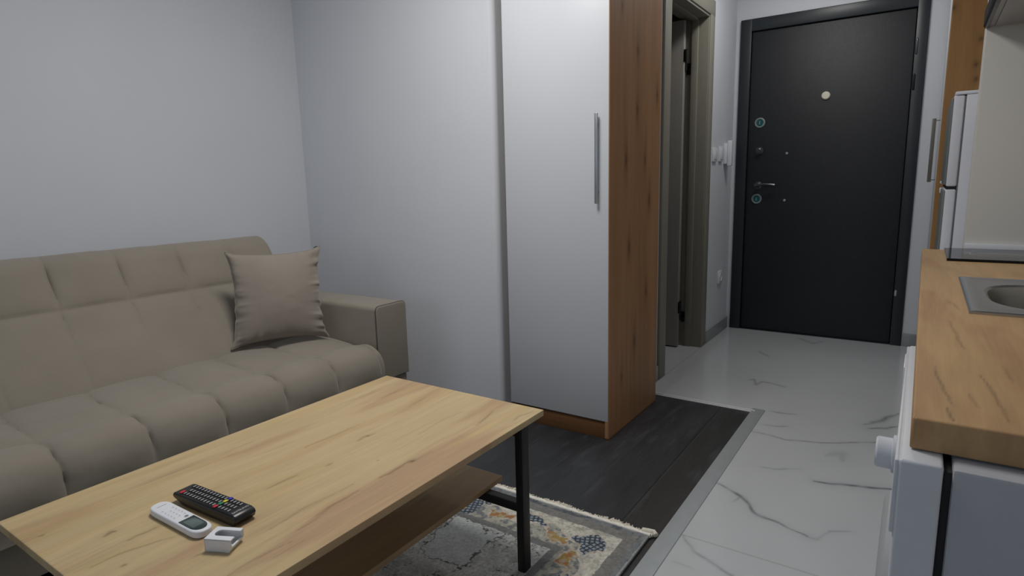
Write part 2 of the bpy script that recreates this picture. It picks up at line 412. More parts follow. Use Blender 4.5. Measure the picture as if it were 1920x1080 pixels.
for z0, m in ((1.83, DARKST), (1.62, HINGE), (.33, PLAST2)):
    b = MB(); hh = .09 if m is not PLAST2 else .034
    b.cyl((-.108, 4.602, z0), (0, 0, 1), .007, hh, n=16, bev=.001); b.cyl((-.108, 4.602, z0+hh), (0, 0, 1), .0045, .006, n=12)
    P(b, 'hinge', m, D)

# ------------------------------------------------------------------ bathroom door (door_2)
D = thing('door_2', 'greige bathroom door standing open inside its greige frame on the corridor left', 'door', (-1.2, 3.61, 0), kind='structure')
b = MB()
for y0, y1 in ((3.172, 3.268), (3.952, 4.046)): b.box((-1.18, y0, 0), (-1.165, y1, 2.195), .003)
b.box((-1.18, 3.172, 2.102), (-1.1645, 4.046, 2.196), .003)
P(b, 'casing', TAUPE, D)
b = MB()
for y0, y1, s in ((3.255, 3.275, 1), (3.945, 3.965, -1)):
    b.box((-1.335, y0, 0), (-1.172, y1, 2.115), .002)
b.box((-1.335, 3.258, 2.088), (-1.172, 3.962, 2.114), .002)
P(b, 'jamb', TAUPE, D)
b = MB()
b.box((-1.275, 3.27, 0), (-1.235, 3.287, 2.09), .002); b.box((-1.275, 3.933, 0), (-1.235, 3.95, 2.09), .002); b.box((-1.275, 3.275, 2.076), (-1.235, 3.945, 2.09), .002)
P(b, 'door_stop', TAUPE, D)
b = MB(); b.box((-1.985, 3.868, .008), (-1.302, 3.908, 2.075), .002); lf = P(b, 'door_leaf', TAUPEL, D)
for z in (1.83, .235):
    b = MB(); b.box((-1.303, 3.872, z), (-1.299, 3.9, z+.075)); b.box((-1.31, 3.9055, z-.045), (-1.278, 3.944, z-.043))
    b.cyl((-1.297, 3.905, z-.05), (0, 0, 1), .007, .13, n=14); b.box((-1.303, 3.941, z-.07), (-1.276, 3.9455, z), .001)
    b.box((-1.3, 3.867, z), (-1.285, 3.8695, z+.07), .0005)
    P(b, 'hinge', HINGE, D)

# ------------------------------------------------------------------ wardrobe
W = thing('wardrobe', 'tall wardrobe with plain white door and orange oak side, beside the corridor', 'wardrobe', (-1.31, 2.58, 0))
def oakv(X, Y, tint=(.375, .200, .095)):
    n = fbm(X*42+Y*.8, Y*2.0, 3, 4); n2 = fbm(X*10, Y*.9, 17, 4)
    c = np.ones(X.shape+(3,))*np.array(tint)*(.72+.28*n+.35*n2)[..., None]
    return c
kn = [(2.401, 1.807), (2.565, 1.66), (2.567, 1.418), (2.66, 1.205), (2.719, 1.023), (2.488, .823), (2.696, .598), (2.56, .382), (2.45, 1.2), (2.8, 1.5), (2.42, .25)]
def sidecol(X, Y):
    ks = [(X-a, Y-b_) for a, b_ in kn]
    Xw = X.copy()
    for dx, dy in ks: Xw = Xw+dx*.9*np.exp(-(dx/.03)**2-(dy/.07)**2)
    c = oakv(Xw, Y)
    for i, (dx, dy) in enumerate(ks):
        s = .8+.5*((i*37) % 10)/10
        c = mixc(c, (.06, .025, .012), np.exp(-(dx/(.009*s))**2-(dy/(.019*s))**2)*.9)
        c = mixc(c, (.17, .08, .035), np.exp(-(dx/(.020*s))**2-(dy/(.075*s))**2)*.6)
        c = mixc(c, (.15, .07, .03), np.exp(-((dx-.006)/(.003))**2-((dy-.09)/(.05))**2)*.5)
    return c
wx, wy0, wy1 = -1.062, 2.307, 2.844
def sw(V): return np.stack([V[:, 2], V[:, 0], V[:, 1]], -1)
ofs = np.array([-1.31, 2.58, 0])
sd = slab('side_panel', ar(wy0-.022, wy1, .006), ar(0, 2.35, .009), wx-.018, wx, sidecol, OAKV, W, swap=lambda V: sw(V)-ofs)
b = MB(); b.box((-1.568, 2.309, .085), (-1.081, 2.844, 2.35)); P(b, 'carcass', OAKP, W)
b = MB(); b.box((-1.568, 2.290, 0), (-1.0815, 2.307, .079), .001); P(b, 'plinth', OAKP, W)
b = MB(); b.box((-1.572, 2.284, .083), (-1.0655, 2.3045, 2.35), .0015); P(b, 'door', LACQ, W)
b = MB(); hx = -1.113
b.box((hx-.006, 2.262, 1.025), (hx+.006, 2.273, 1.385), .002)
for z in (1.07, 1.34): b.box((hx-.004, 2.272, z-.006), (hx+.004, 2.2845, z+.006))
dr = [c for c in W.children if c.name.startswith('door')][0]
def PS(b, name, m, part, root):
    o = b.build(name, m, part); o.data.transform(Matrix.LocRotScale(root.location, root.rotation_euler, None).inverted()); return o
PS(b, 'handle', ALU, dr, W)

# ------------------------------------------------------------------ sofa
S = thing('sofa', 'taupe velvet sofa with quilted seat and back along the left wall', 'sofa', (-2.45, .88, 0))
SI = Matrix.Translation(-S.location)
Y0, Y1 = -.085, 1.852
seams = [1.81-.2425*k for k in range(0, 9)]   # 1.81,1.567,...
def puff(u, p=.38): return np.clip(4*u*(1-u), 0, 1)**p
def cell(y, edges):
    e = np.array(sorted(edges)); i = np.clip(np.searchsorted(e, y)-1, 0, len(e)-2)
    return (y-e[i])/(e[i+1]-e[i])
def profgrid(prof, n):
    """resample a 2D polyline by arc length, with normals"""
    p = np.array(prof); d = np.hypot(*(p[1:]-p[:-1]).T); s = np.concatenate([[0], np.cumsum(d)])
    t = np.linspace(0, s[-1], n); q = np.stack([np.interp(t, s, p[:, 0]), np.interp(t, s, p[:, 1])], -1)
    for _ in range(3): q[1:-1] = (q[:-2]+2*q[1:-1]+q[2:])/4
    g = np.gradient(q, axis=0); nrm = np.stack([g[:, 1], -g[:, 0]], -1); nrm /= np.linalg.norm(nrm, axis=1)[:, None]
    return t, q, nrm, s[-1]
# seat: profile from behind the back junction forward, over the front, down
prof = [(-2.60, .385), (-2.46, .392), (-2.30, .393), (-2.12, .390), (-2.02, .384), (-1.985, .366), (-1.972, .34), (-1.97, .30), (-1.97, .205)]
t, q, nrm, L = profgrid(prof, 150)
ys = ar(Y0, Y1, .005)
sx = np.interp(-2.12, q[:, 0], t)
Tg, Yg = np.meshgrid(t, ys, indexing='ij')
yr = Yg+.004*np.sin(Tg*25)
uc = cell(yr, [Y0-.06]+seams[:-1]+[Y1+.18])
row = Tg < sx
vr = np.where(row, np.clip((Tg-.02)/(sx-.02), 0, 1), np.clip((Tg-sx)/(L-sx), 0, 1))
endf = np.minimum(1, np.minimum(np.abs(Yg-Y0), np.abs(Yg-Y1))/.05)
pv = np.where(row, puff(np.where(vr < .5, .5, vr), .5), np.where(vr < .42, puff(vr/.84, .5), 1-.35*sm01(vr, .6, 1)))
frontfade = np.where(row, sm01(vr, .05, .6), 1-.80*sm01(vr, .55, .95))
amp = np.where(row, .036, .036+.014*sm01(vr, 0, .2))
ph = amp*(pv*(1-(1-puff(uc, .42))*(np.where(row, .55, .62)*frontfade)))
ph = ph*(.35+.65*np.sqrt(endf))
wr = (fbm(Yg*9, Tg*9, 4)-.5)*.006
ph = ph+wr
G = np.zeros(Tg.shape+(3,)); G[..., 0] = q[:, 0][:, None]-nrm[:, 0][:, None]*ph*-1*(-1); G[..., 2] = q[:, 1][:, None]
G[..., 0] = q[:, 0][:, None]-nrm[:, 0][:, None]*ph; G[..., 2] = q[:, 1][:, None]-nrm[:, 1][:, None]*ph; G[..., 1] = Yg
# round the far and near ends downward
for e, sgn in ((Y1, 1), (Y0, -1)):
    dd = np.clip(1-np.abs(Yg-e)/.035, 0, 1); G[..., 2] -= .022*dd**2*(q[:, 1][:, None] > .3); G[..., 0] -= .018*dd**2*(~row)
V, Q = gridmesh(G)
n0 = len(V)
# closing: underside
nu, nv = G.shape[:2]; idx = np.arange(nu*nv).reshape(nu, nv)
low = G.copy(); low[..., 2] = .2; low[..., 0] = np.minimum(low[..., 0], -1.955)
ring = np.concatenate([idx[:, 0], idx[-1, 1:], idx[::-1, -1][1:], idx[0, ::-1][1:-1]])
lv = V[ring].copy(); lv[:, 2] = .2; Vn = np.concatenate([V, lv]); m_ = len(ring); ri = np.arange(m_)
sq = np.stack([ring, n0+ri, n0+(ri+1) % m_, ring[(ri+1) % m_]], -1)
me = npmesh('seat_cushion', Vn, np.concatenate([Q, sq])); me.transform(SI)
bm = bmesh.new(); bm.from_mesh(me); bmesh.ops.recalc_face_normals(bm, faces=bm.faces); bm.to_mesh(me); bm.free()
seat = smooth(link('seat_cushion', me, FAB, S), 70)
# backrest
prof = [(-2.405, .36), (-2.440, .42), (-2.635, .685), (-2.700, .79), (-2.722, .828), (-2.75, .848), (-2.785, .856), (-2.815, .85), (-2.838, .835), (-2.85, .79), (-2.84, .36)]
t, q, nrm, L = profgrid(prof, 170)
sz = np.interp(.685, q[:80, 1], t[:80]); stop = np.interp(-2.745, -q[::-1, 0][::-1] if False else np.sort(q[:110, 0])[::1], t[:110][::-1])
YB1 = 1.836
ys = ar(Y0, YB1, .005)
Tg, Yg = np.meshgrid(t, ys, indexing='ij')
top_t = t[np.argmax(q[:, 1])]
front = Tg < top_t
bse = [1.613-.2445*k for k in range(0, 7)]
uc = cell(Yg+.006*np.sin(Tg*9), [Y0-.12]+bse+[YB1+.03])
r1 = Tg < sz
vr = np.where(r1, Tg/sz, np.clip((Tg-sz)/(top_t-sz), 0, 1))
pv = np.where(r1, puff(np.maximum(vr, .5), .36), puff(np.minimum(vr, .5), .36))
fade = np.where(r1, .25+.60*sm01(vr, .55, .95), 1-.85*sm01(vr, .62, .97))
ph = .032*pv*(1-(1-puff(uc, .42))*.9*fade)
ph = np.where(front, ph, .030*np.exp(-(Tg-top_t)/.05))
endf = np.clip(1-(YB1-Yg)/.035, 0, 1)
ph = ph-.022*endf**3+(fbm(Yg*8, Tg*8, 14)-.5)*.006
G = np.zeros(Tg.shape+(3,)); G[..., 1] = Yg
G[..., 0] = q[:, 0][:, None]-nrm[:, 0][:, None]*ph*-1; G[..., 2] = q[:, 1][:, None]-nrm[:, 1][:, None]*ph*-1
# orientation check: front normals must point to +x
if G[60, 20, 0] < q[60, 0]: G[..., 0] = q[:, 0][:, None]-nrm[:, 0][:, None]*ph; G[..., 2] = q[:, 1][:, None]-nrm[:, 1][:, None]*ph
up_ = np.clip(1-(YB1-Yg)/.03, 0, 1); G[..., 2] -= .018*up_**3*sm01(G[..., 2], .72, .85)
V, Q = gridmesh(G); nu, nv = G.shape[:2]; idx = np.arange(nu*nv).reshape(nu, nv)
# end caps
caps = []
for j in (0, nv-1):
    col = idx[:, j]
    for a in range(nu//2-1):
        caps.append([col[a], col[a+1], col[nu-2-a], col[nu-1-a]])
me = npmesh('backrest', V, np.concatenate([Q, np.array(caps)])); me.transform(SI)
bm = bmesh.new(); bm.from_mesh(me); bmesh.ops.recalc_face_normals(bm, faces=bm.faces); bm.to_mesh(me); bm.free()
smooth(link('backrest', me, FAB, S), 60)
# arms
for a0, a1, nm in ((1.858, 2.046, 'far'), (-.28, -.092, 'near')):
    b = MB()
    rr = .022; pts = []
    for cx, cz, s0 in ((a0+rr, .582-rr, 180), (a1-rr, .582-rr, 90)):
        for k in range(7):
            a = math.radians(s0-90*k/6); pts.append((cx+rr*math.cos(a), cz+rr*math.sin(a)))
    pts = [(a0, .232)]+pts+[(a1, .232)]
    b.prism(pts, 0, -2.86, -2.012, bev=.006, seg=3)
    arm = b.build('armrest', FAB, S, ang=50); arm.data.transform(SI)
    # subtle padding on the inner face and a piped front panel
    b = MB(); b.prism([(y, z) for y, z in pts], 0, -2.013, -2.0, bev=.005, seg=3)
    fp = b.build('front_panel', FAB, arm, ang=50); fp.data.transform(SI)
    b = MB(); b.tube([(-2.007, y, z) for y, z in pts], .0032, n=8, closed=True)
    pp = b.build('piping', SEAM, arm); pp.data.transform(SI)
b = MB()
b.box((-2.84, -.275, .055), (-2.012, -.09, .228), .008); b.box((-2.84, 1.86, .055), (-2.012, 2.042, .228), .008)
b.box((-2.84, -.09, .055), (-1.985, 1.86, .20), .01)
b.build('base', FAB, S).data.transform(SI)
for x in (-2.78, -2.07):
    for y in (-.2, 1.97):
        b = MB(); b.cyl((x, y, 0), (0, 0, 1), .018, .058, n=20, r2=.026); b.build('leg', BLKM, S).data.transform(SI)

# ------------------------------------------------------------------ cushion
BL, BR, TR, TL = (Vector(v) for v in ((-2.405, 1.413, .452), (-2.255, 1.778, .440), (-2.338, 1.832, .837), (-2.468, 1.460, .845)))
n = 90
u = np.linspace(0, 1, n); U, Vv = np.meshgrid(u, u, indexing='ij')
def bil(U, V):
    A = [np.array(p) for p in (BL, BR, TR, TL)]
    return (A[0]*((1-U)*(1-V))[..., None]+A[1]*(U*(1-V))[..., None]+A[2]*(U*V)[..., None]+A[3]*((1-U)*V)[..., None])
pin = .042
Us = .5+(U-.5)*(1-pin*2*(1-np.abs(2*Vv-1)**2.2)); Vs = .5+(Vv-.5)*(1-pin*2*(1-np.abs(2*U-1)**2.2))
ear = np.exp(-(np.minimum(U, 1-U)/.05)**2-(np.minimum(Vv, 1-Vv)/.05)**2)*.022
Us = Us+np.sign(U-.5)*ear; Vs = Vs+np.sign(Vv-.5)*ear
base = bil(Us, Vs)
nr = np.array((BR-BL).cross(TL-BL).normalized())
if nr[0] < 0: nr = -nr
m = (np.clip(4*U*(1-U), 0, 1)*np.clip(4*Vv*(1-Vv), 0, 1))
th = .084*m**.45
# puckers running in from the zip seams
puck = np.zeros_like(U)
for side, dist in (('r', 1-U), ('l', U), ('t', 1-Vv), ('b', Vv)):
    s = Vv if side in 'rl' else U
    amp = {'r': .040, 'l': .020, 't': .008, 'b': .014}[side]
    puck += amp*np.exp(-dist/.055)*(fbm(s*15, dist*2.2+3, {'r': 1, 'l': 5, 't': 9, 'b': 13}[side], 2)-.5)*2.2*(1-np.exp(-dist/.02))
big = (fbm(U*3, Vv*3, 8)-.5)*.012*m
F = base+nr*(th+puck+big)[..., None]; K = base-nr*(th*.45)[..., None]
wob = (fbm(U*12, Vv*12, 19)-.5)*.012
edge = (np.minimum(np.minimum(U, 1-U), np.minimum(Vv, 1-Vv)) < 1e-6)
# edge waviness, same on both sides
ex = (fbm(Vv*14, U*0, 2, 2)-.5)*.022*np.exp(-(1-U)/.03)-(fbm(Vv*11, U*0, 32, 2)-.5)*.018*np.exp(-U/.03)
for A in (F, K): A += (np.array(BR-BL)/.39)[None, None]*ex[..., None]
Vf, Q = gridmesh(F); Vk, _ = gridmesh(K)
inner = ~edge.reshape(-1); mapk = np.arange(n*n); mapk[inner] = n*n+np.arange(inner.sum())
me = npmesh('throw_cushion', np.concatenate([Vf, Vk[inner]]), np.concatenate([Q, mapk[Q][:, ::-1]]))
cl = Vector((-2.38, 1.63, .44)); me.transform(Matrix.Translation(-cl))
bm = bmesh.new(); bm.from_mesh(me); bmesh.ops.recalc_face_normals(bm, faces=bm.faces); bm.to_mesh(me); bm.free()
cu = smooth(link('throw_cushion', me, FAB2), 80); cu.location = cl
tag(cu, 'square taupe velvet throw cushion standing in the far corner of the sofa', 'cushion')
# corner ears and edge cord
b = MB()
ring = [F[i, 0] for i in range(n)]+[F[-1, j] for j in range(1, n)]+[F[i, -1] for i in range(n-2, -1, -1)]+[F[0, j] for j in range(n-2, 0, -1)]
b.tube([tuple(p) for p in ring], .0028, n=6, closed=True)
pp = b.build('edge_seam', FAB2, cu); pp.data.transform(Matrix.Translation(-cl))
b = MB()
d = (TR-BL).normalized()
b.prism([(0, 0), (.022, .004), (.026, .014), (.012, .024), (-.004, .02)], 0, -.003, .003, bev=.001)
zp = b.build('zip_tab', DARKST, cu); zp.data.transform(Matrix.Translation(Vector((-2.352, 1.826, .823))-cl))
zp['label'] = 'dark zip end at the top right corner'

# ------------------------------------------------------------------ coffee table
TZ = .47
T = thing('coffee_table', 'light oak coffee table with lower shelf and black metal legs before the sofa', 'table', (-1.183, .885, 0))
ofT = np.array(T.location)
cr = [([(-.974, .979), (-.97, .949), (-.968, .906), (-.972, .882)], .0022, .75), ([(-.962, .982), (-.961, 1.001), (-.961, 1.046)], .002, .3),
 ([(-.965, 1.232), (-.972, 1.277), (-.987, 1.342)], .0022, .6), ([(-.897, 1.303), (-.899, 1.353), (-.885, 1.395)], .002, .5),
 ([(-.969, .816), (-.966, .779), (-.97, .734), (-.963, .691)], .0016, .55), ([(-1.346, 1.249), (-1.352, 1.301), (-1.349, 1.353)], .002, .45),
 ([(-1.254, .895), (-1.25, .974), (-1.25, 1.069)], .0018, .45), ([(-1.124, .874), (-1.124, .856)], .0025, .6),
 ([(-.952, .647), (-.953, .69), (-.969, .741), (-.97, .8)], .0016, .4), ([(-1.148, .714), (-1.149, .745), (-1.144, .79)], .002, .5),
 ([(-1.252, .435), (-1.26, .45), (-1.255, .456)], .0035, .7), ([(-1.201, .454), (-1.2, .483), (-1.2, .512)], .0016, .6),
 ([(-1.168, .376), (-1.17, .405), (-1.166, .423), (-1.161, .446), (-1.151, .476), (-1.137, .506)], .0018, .45),
 ([(-1.041, .492), (-1.039, .51)], .0018, .5), ([(-1.165, .99), (-1.175, 1.02), (-1.165, 1.05)], .005, .35), ([(-1.0, .62), (-1.01, .70), (-1.0, .83)], .0013, .35),
 ([(-.93, .42), (-.94, .55), (-.93, .62)], .0014, .4), ([(-1.40, .75), (-1.405, .85)], .0016, .3), ([(-1.06, 1.1), (-1.07, 1.22), (-1.06, 1.3)], .0013, .35)]
spots = [(-1.373, .326, .004), (-1.363, .371, .0025), (-1.169, 1.028, .003), (-.966, .981, .006), (-1.123, .413, .003), (-1.30, .62, .002), (-1.04, .94, .002)]
def oakt(X, Y, A=(.520, .395, .218), B=(.420, .275, .160), Cc=(.485, .345, .155), seed=0):
    wob = (fbm(X*3, Y*2.2, 40+seed)-.5)*.07
    n1 = fbm((X+wob)*11, Y*1.3, 1+seed, 4); n2 = fbm((X+wob)*60, Y*3.5, 6+seed, 4); n3 = fbm((X+wob*.6)*22+4, Y*2, 11+seed, 3)
    c = np.ones(X.shape+(3,))*np.array(A)
    c = mixc(c, B, sm01(n1, .47, .62)*.85); c = mixc(c, Cc, sm01(n3, .5, .7)*.45)
    c = c*(.90+.20*n2)[..., None]
    ck = sm01(fbm((X+wob)*95, Y*4.5, 77+seed, 3), .73, .80)*sm01(n1, .42, .55)
    return mixc(c, (.20, .12, .06), ck*.28)
def crk(c, X, Y, cracks, spots_=(), dark=(.13, .075, .03)):
    wx = X+(fbm(X*60, Y*60, 71, 2)-.5)*.004
    for pts, wd, s in cracks:
        d, t = segdist(wx, Y, pts); tp = np.sin(np.clip(t, .05, .95)*math.pi)**.6
        c = mixc(c, dark, np.exp(-(d/(wd*tp+.0006))**2)*s); c = mixc(c, (.36, .24, .13), np.exp(-(d/(wd*5))**2)*s*.25)
    for x, y, r in spots_: c = mixc(c, dark, np.exp(-((X-x)/r)**2-((Y-y)/(r*1.6))**2)*.8)
    return c
slab('tabletop', ar(-1.501, -.866, .0032), ar(.342, 1.423, .0045), TZ-.018, TZ, lambda X, Y: crk(oakt(X, Y), X, Y, cr, spots), OAK, T, swap=lambda V: V-ofT, bevel=.0012)
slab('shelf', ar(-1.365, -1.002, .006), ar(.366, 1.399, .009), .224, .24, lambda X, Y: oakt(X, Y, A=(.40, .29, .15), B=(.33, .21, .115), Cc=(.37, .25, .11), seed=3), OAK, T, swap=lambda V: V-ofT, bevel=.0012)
for x in (-1.500, -.8915):
    for y in (.420, 1.310):
        b = MB(); b.box((x, y-.003, .0145), (x+.0245, y+.031, TZ-.0185), .002); P(b, 'leg', BLKM, T)
for y in (.420, 1.310):
    b = MB(); b.box((-1.481, y+.001, .197), (-.887, y+.029, .2235), .002); P(b, 'crossbar', BLKM, T)
    b = MB(); b.box((-1.481, y+.001, TZ-.046), (-.887, y+.029, TZ-.0185), .002); P(b, 'top_rail', BLKM, T)

# ------------------------------------------------------------------ black TV remote
R = thing('remote_control', 'long black television remote with rows of small keys on the coffee table', 'remote', (-1.166, .6035, TZ), math.radians(3.2))
def LP(b, name, m, root, part=None, ang=35):
    return b.build(name, m, part or root, ang=ang)
b = MB()
Lh, Wh = .107, .0235
pr = [(-Lh, .016), (-Lh+.004, .0215), (-Lh+.012, .0235), (Lh-.012, .0245), (Lh-.003, .021), (Lh, .015), (Lh-.004, .006), (Lh-.012, .0005), (-Lh+.035, .0005), (-Lh+.022, .006), (-Lh+.006, .0105)]
b.prism(pr, 1, -Wh, Wh, bev=.0035, seg=3)
body = LP(b, 'body', BLKP, R, ang=45)
def ztop(x): return .0235+(x+Lh)/(2*Lh)*.001
keys = []
rows = [-.083+k*.0098 for k in range(0, 17)]
for i, x in enumerate(rows):
    for j, y in enumerate((.0135, 0, -.0135)):
        mk = KEYM; wx_, wy_ = .0032, .0048
        if i == 0:
            if j == 2: mk = RED
            elif j == 1: continue
        if i in (6,) and j != 1: mk = KEYM
        keys.append((x, y, mk))
for x, y, mk in keys:
    b = MB(); z = ztop(x)
    b.box((x-.0034, y-.0052, z-.001), (x+.0034, y+.0052, z+.0012), .0008, mi=0)
    if mk is RED: b.box((x-.004, y-.0056, z+.0008), (x+.004, y+.0056, z+.0018), .0005, mi=1)
    else: b.box((x-.0013, y-.0034, z+.0011), (x+.0013, y+.0034, z+.00145), mi=1)
    LP(b, 'button', [KEY, mk], R)
for (y, mk) in ((-.0172, RED), (-.006, GRN), (.005, YEL), (.0165, BLU)):
    b = MB(); x = .0355; z = ztop(x)
    b.box((x-.0038, y-.0046, z+.0004), (x+.0038, y+.0046, z+.0030), .0012); k = LP(b, 'colour_button', mk, R)
    k['label'] = {RED: 'red', GRN: 'green', YEL: 'yellow', BLU: 'blue'}[mk]+' button'
def text(name, body_, size, m, parent, loc_, rotz, ext=.0002, bold=0):
    cu_ = bpy.data.curves.new(name, 'FONT'); cu_.body = body_; cu_.size = size; cu_.extrude = ext; cu_.offset = bold
    cu_.align_x = 'CENTER'; cu_.align_y = 'CENTER'
    t_ = bpy.data.objects.new('tmp_text', cu_); C.objects.link(t_)
    bpy.context.view_layer.update()
    me = bpy.data.meshes.new_from_object(t_.evaluated_get(bpy.context.evaluated_depsgraph_get()))
    bpy.data.objects.remove(t_); bpy.data.curves.remove(cu_)
    me.transform(Matrix.Translation(Vector(loc_)) @ Matrix.Rotation(rotz, 4, 'Z'))
    me.materials.clear()
    return link(name, me, m, parent)
text('logo', 'SAMSUNG', .0080, KEYM, R, (.0905, 0, ztop(.09)+.0004), math.radians(90), bold=.0001)

# ------------------------------------------------------------------ white air conditioner remote
R = thing('air_conditioner_remote', 'slim white air conditioner remote with grey display on the coffee table', 'remote', (-1.174, .540, TZ), math.radians(0.6))
b = MB(); pts = []
Lh, Wh = .0925, .0200
for k in range(40):
    a = 2*math.pi*k/40; ca, sa = math.cos(a), math.sin(a)
    ex = 2/2.6
    px = abs(ca)**ex*(1 if ca > 0 else -1)*.030; py = abs(sa)**ex*(1 if sa > 0 else -1)*Wh
    pts.append((px+(Lh-.030)*(1 if ca > 0 else -1), py))
b.prism(pts, 2, .001, .0155, bev=.0035, seg=4)
body = LP(b, 'body', PLAST, R, ang=50)
b = MB(); sp = []
for k in range(25):
    a = math.radians(-90+180*k/24); sp.append((.0575+.026*max(0, math.cos(a))**.8, .0155*math.sin(a)))
sp = [(.022, -.0155)]+sp+[(.022, .0155)]
b.prism(sp, 2, .0153, .0162, bev=.0003); sc = LP(b, 'screen', LCDB, R)
b = MB(); b.box((.030, -.0115, .0161), (.068, .0115, .0166), .0004); LP(b, 'display', LCD, R, sc)
for i, x in enumerate((-.045, -.034, -.023, -.012, -.001)):
    for j, y in enumerate((-.0105, 0, .0105)):
        if i == 0 and j == 1: continue
        b = MB(); b.cyl((x, y, .0153), (0, 0, 1), .0036, .0006, n=18, bev=.0002, mi=0)
        b.box((x-.0014, y-.0006, .0159), (x+.0014, y+.0006, .01605), mi=1); LP(b, 'button', [PLAST, INK], R)
b = MB(); b.cyl((.0125, .006, .0153), (0, 0, 1), .0052, .0008, n=24, bev=.0002, mi=0); b.cyl((.0125, .006, .0161), (0, 0, 1), .0038, .0002, n=24, mi=1)
LP(b, 'power_button', [PLAST, INK], R)
b = MB()
for k, hgt in enumerate((.6, 1, .8, .8, 1, .7, .9, .8)): b.box((-.0715, -.009+k*.0024, .0154), (-.0715+.0016*hgt, -.0074+k*.0024, .0158))
LP(b, 'logo', INK, R)

# ------------------------------------------------------------------ remote holder
R = thing('remote_holder', 'small white plastic wall holder with a U slot lying beside the remotes', 'holder', (-1.0235, .5425, TZ), math.radians(25.6))
b = MB(); hx, hy, hz, tk = .0265, .0205, .0255, .0025
b.box((-hx, -hy, .0), (hx-.012, hy, .0025), .0008)                       # bottom plate
b.prism([(-hx, 0), (hx-.006, 0), (hx, .012), (hx, hz), (-hx, hz)], 1, -hy, -hy+tk, bev=.0007)
b.prism([(-hx, 0), (hx-.006, 0), (hx, .012), (hx, hz), (-hx, hz)], 1, hy-tk, hy, bev=.0007)
b.box((-hx, -hy, 0), (-hx+tk, hy, hz), .0007)
b.prism([(hx-.014, 0), (hx-.006, 0), (hx-.001, .010), (hx-.005, .010)], 1, -hy+tk*.5, hy-tk*.5, bev=.0005)
up_ = [(-hx, -hy), (hx, -hy), (hx, -.0075)]
for k in range(11):
    a = math.radians(-90-180*k/10); up_.append((-.0085+.0085*math.cos(a), .0015+.0095*math.sin(a)))
up_ += [(hx, .011), (hx, hy), (-hx, hy)]
b.prism(up_, 2, hz-.0025, hz+.0003, bev=.0005)
LP(b, 'shell', PLAST, R)

